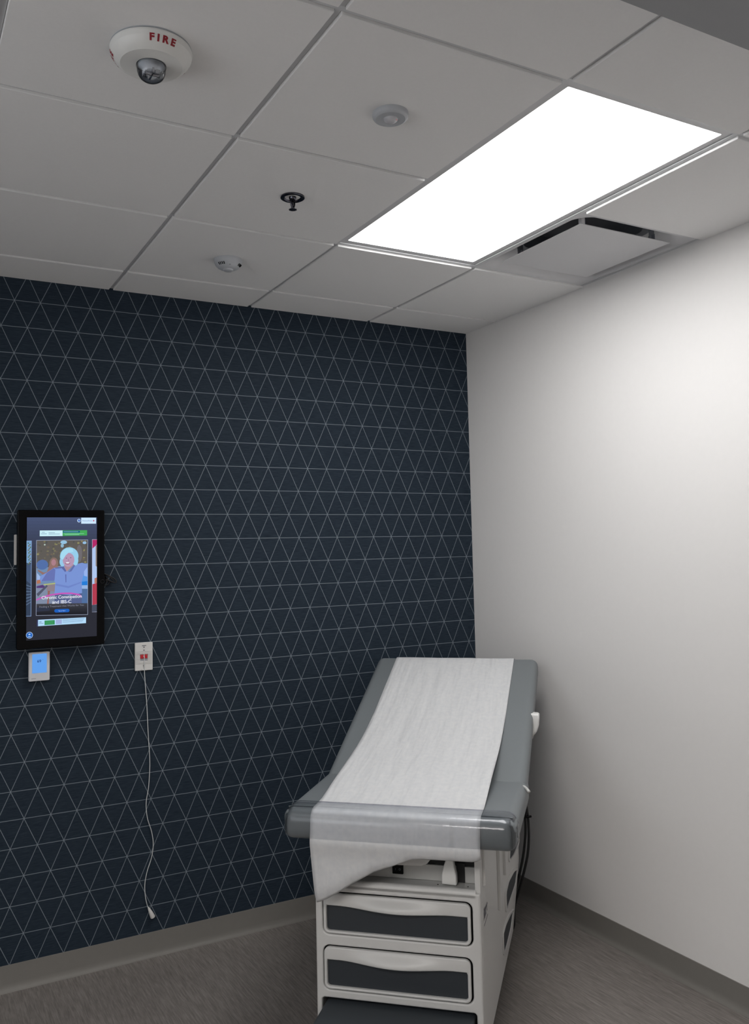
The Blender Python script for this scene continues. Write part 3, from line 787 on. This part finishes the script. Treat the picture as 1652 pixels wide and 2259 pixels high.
# hull: side skins with a flare towards the head end
def hull():
    vs, fs = [], []
    ysv = [0.012, .02, .04, .1, .3, .5, .55, .62, .7, .78, .86, .92, .96, .975]
    zsv = [ZB, .10, .15, .2, .25, .3, .34, .4, .45, .5, .55, .60, .655, .69]
    def X(side, y, z, inset=0):
        ed = 0.0
        if y < .03: ed = .012 * (1 - math.sqrt(max(0, 1 - ((.03 - y) / .03) ** 2)))
        if y > .95: ed = .02 * ((y - .95) / .025) ** 2
        l = Lf(y, z) - ed - inset
        return XR + l if side > 0 else XLt - l
    for side in (1, -1):
        for inset in (0, .016):
            base = len(vs); nz = len(zsv)
            for y in ysv:
                for z in zsv: vs.append((X(side, y, z, inset), y, z))
            for i in range(len(ysv) - 1):
                for j in range(nz - 1):
                    a = base + i * nz + j; fs.append((a, a + nz, a + nz + 1, a + 1))
        n0 = base - len(ysv) * nz
        # close rims between outer & inner skins
        for i in range(len(ysv) - 1):
            for j in (0, nz - 1):
                a = n0 + i * nz + j; b = base + i * nz + j; fs.append((a, a + nz, b + nz, b))
        for i in (0, len(ysv) - 1):
            for j in range(nz - 1):
                a = n0 + i * nz + j; b = base + i * nz + j; fs.append((a, a + 1, b + 1, b))
    return vs, fs
vs, fs = hull()
body = raw_obj('cabinet_body', vs, fs, M_body, table, smooth=True, recalc=True); sharp(body, 35)
MXZt = lambda y: Matrix(((1, 0, 0, 0), (0, 0, -1, y), (0, 1, 0, 0), (0, 0, 0, 1)))
# front fascia with openings
d1o = rrect(-.508, -.027, .3900, .5215, .022, 6)
d2o = rrect(-.508, -.031, .2195, .3560, .022, 6)
sto = rrect(-.514, -.022, .0745, .1950, .010, 6)
outer = rrect(XLt + .002, XR - .002, ZB, .548, .004, 3)
plate('front_fascia', [outer, d1o, d2o, sto], .020, M_body, table, .0055, MXZt(.0105), seg=4)
# rolled top lip
lip = []
bm = bmesh.new()
prof = [(.0005, .535), (.0005, .545), (.003, .5515), (.008, .5555), (.015, .5568), (.0185, .5560), (.0190, .5535), (.0190, .535)]
lv = [[bm.verts.new((x, y, z)) for (y, z) in prof] for x in (XLt + .016, XR - .016)]
for i in range(len(prof)): j = (i + 1) % len(prof); bm.faces.new((lv[0][i], lv[0][j], lv[1][j], lv[1][i]))
bm.faces.new(lv[0]); bm.faces.new(lv[1][::-1])
o = bm_obj('top_lip', bm, M_body, table, smooth=True); sharp(o, 50)
# recess above the drawers: shelf, back wall, dark panel painting the hollow's shade
box('shelf', XLt + .017, XR - .017, .0192, .075, .545, .5515, M_body2, table, .001, 1)
for x in (-.40, -.14, -.045):
    bm = bmesh.new(); bmesh.ops.create_cone(bm, cap_ends=True, segments=14, radius1=.0025, radius2=.002, depth=.001, matrix=Matrix.Translation((x, .045, .552)))
    bm_obj('screw', bm, M_black, table)
box('recess_back', XLt + .017, XR - .017, .075, .083, .552, .600, M_body2, table)
box('recess_shade_panel', XLt + .017, XR - .017, .084, .096, .552, .644, M_void, table)
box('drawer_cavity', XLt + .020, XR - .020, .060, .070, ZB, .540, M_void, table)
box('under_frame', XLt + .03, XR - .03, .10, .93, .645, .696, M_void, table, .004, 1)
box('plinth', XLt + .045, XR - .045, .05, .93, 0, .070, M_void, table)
box('rear_panel', XLt + .018, XR - .018, .955, .968, ZB, .645, M_body, table)
# power switch
sw = box('power_switch', -.292, -.256, .0680, .0760, .566, .596, M_black, table, .002, 2)
for s, x in (('I', -.281), ('O', -.267)):
    me = text_mesh(s, .009)
    for v in me.vertices: v.co = Vector((v.co.x + x, .0676, v.co.y + .581))
    link('switch_mark', me, mat('switch_print', (.12, .14, .16, 1), .5), sw)
# stirrup end (white tongue) and its slot
slot = box('stirrup_slot', -.084, -.058, .0735, .0775, .553, .612, M_void, table)
bm = bmesh.new()
prof = [(-.127, .558), (-.124, .556), (-.082, .554), (-.079, .558), (-.080, .585), (-.086, .612), (-.089, .632), (-.112, .632), (-.119, .612), (-.126, .585)]
stir = plate('stirrup', [prof], .030, M_white, table, .005, MXZt(.052), seg=3)
box('stirrup_arm', -.106, -.094, .05, .30, .598, .618, M_chrome, table, .003, 2)
# pull-out tray edge hanging under the cushion
bm = bmesh.new()
prof = [(-.33, .676), (-.33, .610), (-.315, .603), (-.19, .606), (-.172, .614), (-.155, .635), (-.150, .676)]
plate('tray', [prof], .012, M_body, table, .003, MXZt(.045), seg=2)

# drawers
def drawer(zlo, zhi, x1, zl, zc, zr):
    """zl, zc, zr: lower edge of the curved lip at left, centre, right"""
    x0 = -.5035
    hole = rrect(x0 + .010, x1 - .010, zlo + .0085, zl, .010, 5)
    d = plate('drawer', [rrect(x0, x1, zlo, zhi, .018, 6), hole], .016, M_body, table, .0038, MXZt(.0025), seg=3)
    # handle lip
    n, m = 48, 14; V_, F_ = [], []
    xa, xb = x0 + .008, x1 - .008
    for i in range(n + 1):
        f = i / n; x = xa + f * (xb - xa)
        bell = math.sin(PI * min(1, max(0, (f - .10) / .80))) ** 1.6
        zb = zl + (zr - zl) * f - (((zl + zr) / 2) - zc) * bell
        bul = .0225 * bell
        zt = zhi - .0035
        for k in range(m + 1):
            q = k / m
            z = zt + (zb - zt) * q
            y = -.0058 - bul * math.sin(q * PI * .56) ** 1.5 - .0006 * math.sin(q * PI)
            V_.append((x, y, z))
        # underside return
        V_.append((x, -.0050 - bul * .80, zb - .0022)); V_.append((x, -.0035 - bul * .45, zb + .001)); V_.append((x, .006, zb + .004))
    mm = m + 4
    for i in range(n):
        for k in range(mm - 1):
            a = i * mm + k; F_.append((a, a + 1, a + mm + 1, a + mm))
    h = raw_obj('handle', V_, F_, M_body, d, smooth=True)
    plate('insert_panel', [rrect(x0 + .006, x1 - .006, zlo + .005, zl + .006, .008, 4)], .006, M_slate, d, 0, MXZt(.0085))
    bm = bmesh.new(); add_box(bm, x0 + .02, x1 - .02, .0125, .055, zlo + .012, zhi - .012); bm_obj('drawer_box', bm, M_void, d)
    return d
drawer(.3945, .5175, -.0325, .4835, .4785, .4810)
drawer(.2245, .3520, -.0365, .3165, .3120, .3175)

# pull-out step
st = box('step', -.506, -.030, -.30, .055, .155, .1800, M_step, table, .010, 4)
st['label'] = 'dark slate step tread'
box('step_frame', -.500, -.036, -.285, .055, .0, .1545, M_body, st, .006, 2)

# ribs and panels on the right side
box('side_rib', -.001, .0085, .052, .088, .555, .689, M_body, table, .0025, 2)
box('side_rib', -.001, .0120, .436, .462, .330, .689, M_body, table, .0028, 2)
box('side_rib', -.001, .0150, .596, .622, .395, .689, M_body, table, .0028, 2)
def side_panel(poly, grow, rim_only=False):
    """raised rim and dark insert following the flared side skin"""
    cy = sum(p[0] for p in poly) / len(poly); cz = sum(p[1] for p in poly) / len(poly)
    def dense(pl, n=8):
        out = []
        for i in range(len(pl)):
            a = pl[i]; b = pl[(i + 1) % len(pl)]
            for k in range(n): out.append((a[0] + (b[0] - a[0]) * k / n, a[1] + (b[1] - a[1]) * k / n))
        return out
    def chaikin(pl):
        out = []
        for i in range(len(pl)):
            a = pl[i]; b = pl[(i + 1) % len(pl)]
            out.append((a[0] * .88 + b[0] * .12, a[1] * .88 + b[1] * .12)); out.append((a[0] * .12 + b[0] * .88, a[1] * .12 + b[1] * .88))
        return out
    ins = dense(chaikin(poly), 3); n = len(ins)
    outp = [(y + (y - cy) / max(1e-6, math.hypot(y - cy, z - cz)) * grow, z + (z - cz) / max(1e-6, math.hypot(y - cy, z - cz)) * grow) for y, z in ins]
    lv = []
    for k, (lp, off) in enumerate(((outp, .0002), (outp, .0052), (ins, .0052), (ins, .0004))):
        lv.append([(XR + Lf(y, z) + off, y, z) for y, z in lp])
    V_ = [v for l in lv for v in l]; F_ = []
    for k in range(3):
        for i in range(n): j = (i + 1) % n; F_.append((k * n + i, k * n + j, (k + 1) * n + j, (k + 1) * n + i))
    d = raw_obj('side_drawer', V_, F_, M_body, table, smooth=True, recalc=True); sharp(d, 35)
    # insert as a fan
    V2 = [(XR + Lf(y, z) + .0015, y, z) for y, z in ins] + [(XR + Lf(cy, cz) + .0015, cy, cz)]
    V2 += [(XR + Lf(y, z) + .0004, y, z) for y, z in ins]
    F2 = [(i, (i + 1) % n, n) for i in range(n)] + [(i, (i + 1) % n, n + 1 + (i + 1) % n, n + 1 + i) for i in range(n)]
    raw_obj('insert_panel', V2, F2, M_slate, d, recalc=False)
side_panel([(.622, .322), (.675, .345), (.790, .343), (.860, .325), (.838, .278), (.700, .262), (.632, .258)], .016)
side_panel([(.545, .205), (.610, .213), (.720, .203), (.812, .186), (.770, .141), (.640, .132), (.548, .136)], .014)
side_panel([(.705, .412), (.735, .478), (.860, .486), (.925, .470), (.925, .418), (.800, .405)], .014)
# maker's badge on the side skin
me = text_mesh('Ritter', .046, offset=.0014)
for v in me.vertices: v.co = Vector((.0006, .100 + v.co.x * .85, .464 + v.co.y * 1.05))
link('maker_badge', me, M_ink, table)
bm = bmesh.new(); add_box(bm, .0002, .0007, .06, .150, .4300, .4330); bm_obj('badge_underline', bm, M_ink, table)

# upholstery --------------------------------------------------------------
XC0, XC1 = -.611, .1215
def cushion(name, corners_yz, r=.026):
    """box cushion whose side outline is corners_yz, extruded in x with rounded everything"""
    bm = bmesh.new()
    ex = 0 if name == 'seat_cushion' else .006
    A = [bm.verts.new((XC0 + ex, y, z)) for y, z in corners_yz]; B = [bm.verts.new((XC1 - ex * .6, y, z)) for y, z in corners_yz]
    n = len(A)
    bm.faces.new(A[::-1]); bm.faces.new(B)
    for i in range(n): j = (i + 1) % n; bm.faces.new((A[i], A[j], B[j], B[i]))
    bmesh.ops.recalc_face_normals(bm, faces=bm.faces)
    bmesh.ops.bevel(bm, geom=list(bm.edges), offset=r, segments=6, affect='EDGES', profile=.5)
    o = bm_obj(name, bm, M_vinyl, table, smooth=True)
    return o
seat = cushion('seat_cushion', [(-.080, .701), (-.080, .7955), (.460, .7945), (.460, .701)], .030)
slope = math.atan2(1.117 - .796, 1.205 - .374)
cs, sn = math.cos(slope), math.sin(slope)
def BR(s, d): return (.374 + s * cs + d * sn, .796 + s * sn - d * cs)      # s along the backrest, d below the surface
SL = math.hypot(1.117 - .796, 1.205 - .374)
back = cushion('backrest', [BR(-.035, .086), BR(-.035, .0), BR(SL + .008, 0), BR(SL + .008, .086)], .030)
# front seam welt across the seat and the corner seams
tube('welt', [(XC0 + .012, -.045, .776), (XC0 + .022, -.045, .790), (XC0 + .040, -.045, .7962), (-.25, -.045, .7966), (XC1 - .040, -.045, .7962), (XC1 - .022, -.045, .790), (XC1 - .004, -.045, .776), (XC1 + .001, -.047, .740)], .0016, M_piping, seat, n=8)
for x, s in ((XC0 + .028, -1), (XC1 - .028, 1)):
    tube('corner_seam', [(x, -.062, .7905), (x + s * .010, -.0745, .778), (x + s * .014, -.0790, .765), (x + s * .016, -.0790, .740), (x + s * .017, -.0785, .715)], .0011, M_piping, seat, n=6)
# backrest pan and support arms
bm = bmesh.new()
P4 = [BR(.02, .088), BR(.02, .100), BR(SL - .03, .100), BR(SL - .03, .088)]
A = [bm.verts.new((-.54, y, z)) for y, z in P4]; B = [bm.verts.new((.055, y, z)) for y, z in P4]
bm.faces.new(A[::-1]); bm.faces.new(B)
for i in range(4): j = (i + 1) % 4; bm.faces.new((A[i], A[j], B[j], B[i]))
bm_obj('backrest_pan', bm, M_void, back)
for x in (-.42, -.07):
    y0, z0 = BR(.50, .105)
    tube('support_arm', [(x, .62, .66), (x, (.62 + y0) / 2, (.66 + z0) / 2), (x, y0, z0)], .013, M_body2, table, n=10)
# backrest release handle, right side
MYh = MXZt(.80)
hy = .82
prof = [(.096, .951), (.136, .948), (.141, .943), (.1405, .925), (.1375, .900), (.131, .880), (.121, .868), (.108, .862), (.098, .862)]
h = plate('release_handle', [prof], .050, M_white, back, .006, MXZt(hy), seg=3)
h['label'] = 'white release handle'
plate('handle_cap', [[(.098, .8600), (.118, .8640), (.114, .852), (.104, .845), (.098, .845)]], .030, M_white, h, .003, MXZt(hy), seg=2)
box('handle_bracket', .045, .100, hy - .015, hy + .015, .868, .888, M_body2, h, .003, 2)
# small lever by the seat
tube('seat_lever', [(.085, .372, .770), (.108, .350, .785), (.122, .332, .783), (.131, .318, .776)], [.005, .005, .0052, .0058], M_body2, table, n=10)

# power cord: two strands hanging beside the cabinet
cy_ = .975
tube('power_cord', [(-.02, .90, .665), (.030, .93, .640), (.052, cy_ - .02, .585), (.058, cy_, .520), (.058, cy_, .440), (.050, cy_ + .005, .370), (.036, cy_ + .01, .300), (.015, cy_ + .02, .22), (-.01, cy_ + .03, .12), (-.03, cy_ + .04, .03), (-.06, cy_ + .04, .006), (-.16, cy_ + .04, .0055)], .0052, M_rubber, table, n=10)
tube('power_cord', [(-.02, .915, .66), (.034, .945, .635), (.060, cy_ - .01, .570), (.070, cy_, .500), (.071, cy_, .420), (.064, cy_ + .005, .350), (.050, cy_ + .01, .290), (.030, cy_ + .02, .22), (.00, cy_ + .03, .12), (-.01, cy_ + .055, .03), (-.05, cy_ + .06, .006), (-.16, cy_ + .06, .0055)], .0052, M_rubber, table, n=10)
tube('cable_tie', [(.044, cy_ - .004, .498), (.058, cy_ - .008, .500), (.072, cy_ - .006, .501), (.084, cy_ - .002, .503)], .0045, M_black, table, n=8)

# ------------------------------------------------------------------ paper sheet on the table
def paper():
    t = Matrix.Translation(TB) @ Matrix.Rotation(RZ, 4, 'Z')
    xl, xr = -.5155, .0155
    # profile (y, z) from behind the head end, over the backrest, bridging the hinge, over the front edge
    prof = []
    for s, d in ((SL - .10 , .0895), (SL - .02, .0895)): pass
    top = [BR(SL + .0125, .075), BR(SL + .0125, .040), BR(SL + .0115, .024), BR(SL + .004, .008), BR(SL - .008, .0005), BR(SL - .022, -.0022)]
    prof += top
    for s in [SL - .08 - i * .04 for i in range(int((SL - .45) / .04))]:
        prof.append(BR(s, -.0024))
    yl, zl = prof[-1]
    y_a, z_a = BR(.385, -.0028)
    # lifted bridge
    prof = [p for p in prof if p[0] > .74]
    prof += [(.72, .9355), (.64, .9095), (.56, .888), (.48, .8705), (.40, .8565), (.32, .8440), (.24, .8320), (.16, .8190), (.09, .8075), (.04, .8010), (.0, .7985), (-.03, .7982)]
    prof += [(-.050, .7975), (-.066, .7925), (-.077, .783), (-.083, .770), (-.0845, .755)]
    hang = .36
    n_h = 26
    V_, F_ = [], []
    nx = 40
    top_rows = len(prof)
    # lower edge of the hanging part (x, z)
    edge = [(-.5155, .513), (-.5045, .516), (-.478, .528), (-.435, .552), (-.390, .580), (-.318, .619), (-.272, .636), (-.228, .653), (-.197, .666), (-.168, .6695), (-.100, .670), (-.004, .671), (.006, .676), (.0155, .681)]
    def zedge(x):
        for a, b in zip(edge, edge[1:]):
            if a[0] <= x <= b[0]: f = (x - a[0]) / max(1e-9, b[0] - a[0]); return a[1] + f * (b[1] - a[1])
        return edge[0][1] if x < edge[0][0] else edge[-1][1]
    rows = []
    for (y, z) in prof:
        r = []
        for i in range(nx + 1):
            f = i / nx; x = xl + f * (xr - xl)
            lift = 0
            if .05 < y < 1.2: lift = .0016 * noise.noise(Vector((x * 14 + 3 * y, y * 2.2, 1.7))) + .0016
            if .1 < y < .72: lift *= 1.5
            r.append((x, y, z + lift))
        rows.append(r)
    for k in range(1, n_h + 1):
        q = k / n_h; r = []
        for i in range(nx + 1):
            f = i / nx; x = xl + f * (xr - xl)
            zb = zedge(x); z = .755 + (zb - .755) * q
            drop = .755 - z
            y = -.0845 - .004 * math.sin(min(1, drop / .10) * PI) + .02 * max(0, drop - .06)
            # soft horizontal roll and curl at the torn edge
            y -= .004 * math.exp(-((drop - .055) / .02) ** 2)
            tot = .755 - zb
            y += .012 * max(0, (q - .8) / .2) ** 2 * (1 if tot > .12 else .6)
            y -= .010 * max(0, drop - .12) / .12 * math.sin(f * 5)
            xx = x + .012 * max(0, drop - .1) / .14 * (1 - f)
            r.append((xx, y, z))
        rows.append(r)
    for r in rows: V_ += r
    m = nx + 1
    for a in range(len(rows) - 1):
        for i in range(nx):
            F_.append((a * m + i, (a + 1) * m + i, (a + 1) * m + i + 1, a * m + i + 1))
    o = raw_obj('exam_table_paper', V_, F_, M_exam, smooth=True)
    o.data.transform(Matrix.Identity(4))
    o.location = TB; o.rotation_euler = (0, 0, RZ)
    mod(o, 'SOLIDIFY', thickness=.0005, offset=1)
    tag(o, 'white crepe paper sheet running down the examination table and hanging torn over its foot end', 'paper sheet')
    return o
paper()

# clear vinyl foot cover stretched over the front of the seat, over the paper
def foot_cover():
    pts = [(.002, .8005), (-.03, .8003), (-.052, .7995), (-.068, .7945), (-.080, .7850), (-.0870, .771), (-.0905, .757), (-.0925, .735), (-.0915, .712)]
    V_, F_ = [], []
    nx = 60
    for (y, z) in pts:
        for i in range(nx + 1):
            f = i / nx; x = XC0 - .002 + f * (XC1 - XC0 + .004)
            e = min(x - XC0, XC1 - x); dz = 0; dy = 0
            if e < .034:
                q = (.034 - max(e, 0)) / .034
                dz = -.034 * (1 - math.sqrt(max(0, 1 - q * q)))
                dy = .034 * (1 - math.sqrt(max(0, 1 - q * q))) if y < -.06 else 0
            k = max(0, min(1, (z - .74) / .05))
            V_.append((x, y + dy * .9, z + dz * k))
    m = nx + 1
    for a in range(len(pts) - 1):
        for i in range(nx): F_.append((a * m + i, (a + 1) * m + i, (a + 1) * m + i + 1, a * m + i + 1))
    o = raw_obj('foot_cover', V_, F_, M_cover, smooth=True)
    o.location = TB; o.rotation_euler = (0, 0, RZ)
    tag(o, 'clear glossy plastic cover over the foot end of the examination table', 'plastic cover')
    # hem: a flat folded band of the same film along the upper edge
    V2, F2 = [], []
    for y, dz0 in ((.002, .0012), (-.006, .0012)):
        for i in range(nx + 1):
            x = XC0 - .002 + i / nx * (XC1 - XC0 + .004); e = min(x - XC0, XC1 - x); dz = 0
            if e < .034:
                q = (.034 - max(e, 0)) / .034; dz = -.034 * (1 - math.sqrt(max(0, 1 - q * q)))
            V2.append((x, y, .8005 + dz0 + dz))
    for i in range(nx): F2.append((i, i + m, i + m + 1, i + 1))
    h = raw_obj('hem', V2, F2, cover_mat('folded_vinyl', (.62, .62, .68, 1)), o, smooth=True)
    return o
foot_cover()

# ------------------------------------------------------------------ unseen fill lamp added behind the camera (under the soffit)
def fill_lamp(x, y):
    t = empty('fill_light', (x, y, SOF), 0, 'white fill panel added under the lowered ceiling behind the viewer, outside the view', 'ceiling light')
    plate('frame', [rrect(-.30, .30, -.60, .60, .004, 2), rrect(-.28, .28, -.58, .58, .002, 2)], .010, M_diffw, t, .001, Matrix.Translation((0, 0, -.0055)))
    box('diffuser_panel', -.2795, .2795, -.5795, .5795, -.006, -.001, emis('fill_panel', (1.0, 0.955, 0.915, 1), REAR_FILL), t)
REAR_FILL = K_REAR
fill_lamp(-3.2, -3.4)

# added fill area lights with frames, left wall and behind camera (both outside the view)
def added_window(name, M4, w, h, power, col):
    fr = plate(name, [rrect(-w / 2 - .06, w / 2 + .06, -h / 2 - .06, h / 2 + .06, .003, 2), rrect(-w / 2, w / 2, -h / 2, h / 2, .002, 2)], .03, M_offwhite, None, .002, M4)
    struct(fr)
    ld = D.lights.new(name + '_fill', 'AREA'); ld.shape = 'RECTANGLE'; ld.size = w; ld.size_y = h; ld.energy = power; ld.color = col
    lo = D.objects.new(name + '_fill', ld); COL.objects.link(lo); lo.matrix_world = M4 @ Matrix.Translation((0, 0, .0)) @ Matrix.Rotation(PI, 4, 'X')
    return fr
added_window('added_window_1', Matrix.Translation((XL + .02, -2.3, 1.85)) @ Matrix.Rotation(PI / 2, 4, 'Z') @ Matrix.Rotation(PI / 2, 4, 'X'), 2.0, 1.0, K_WL, (.86, .93, 1))
added_window('added_window_2', Matrix.Translation((-1.9, YF + .02, 1.30)) @ Matrix.Rotation(PI, 4, 'Z') @ Matrix.Rotation(PI / 2, 4, 'X'), 2.4, 1.8, K_WF, (1, .95, .9))

# ------------------------------------------------------------------ world and view
w_ = D.worlds.new('world'); SC.world = w_; w_.use_nodes = True
w_.node_tree.nodes['Background'].inputs['Color'].default_value = (0.02, 0.02, 0.02, 1)
w_.node_tree.nodes['Background'].inputs['Strength'].default_value = 0.2
vs_ = SC.view_settings
vs_.view_transform = 'Standard'; vs_.look = 'None'; vs_.gamma = 1.0; vs_.exposure = 0.0; vs_.use_curve_mapping = False
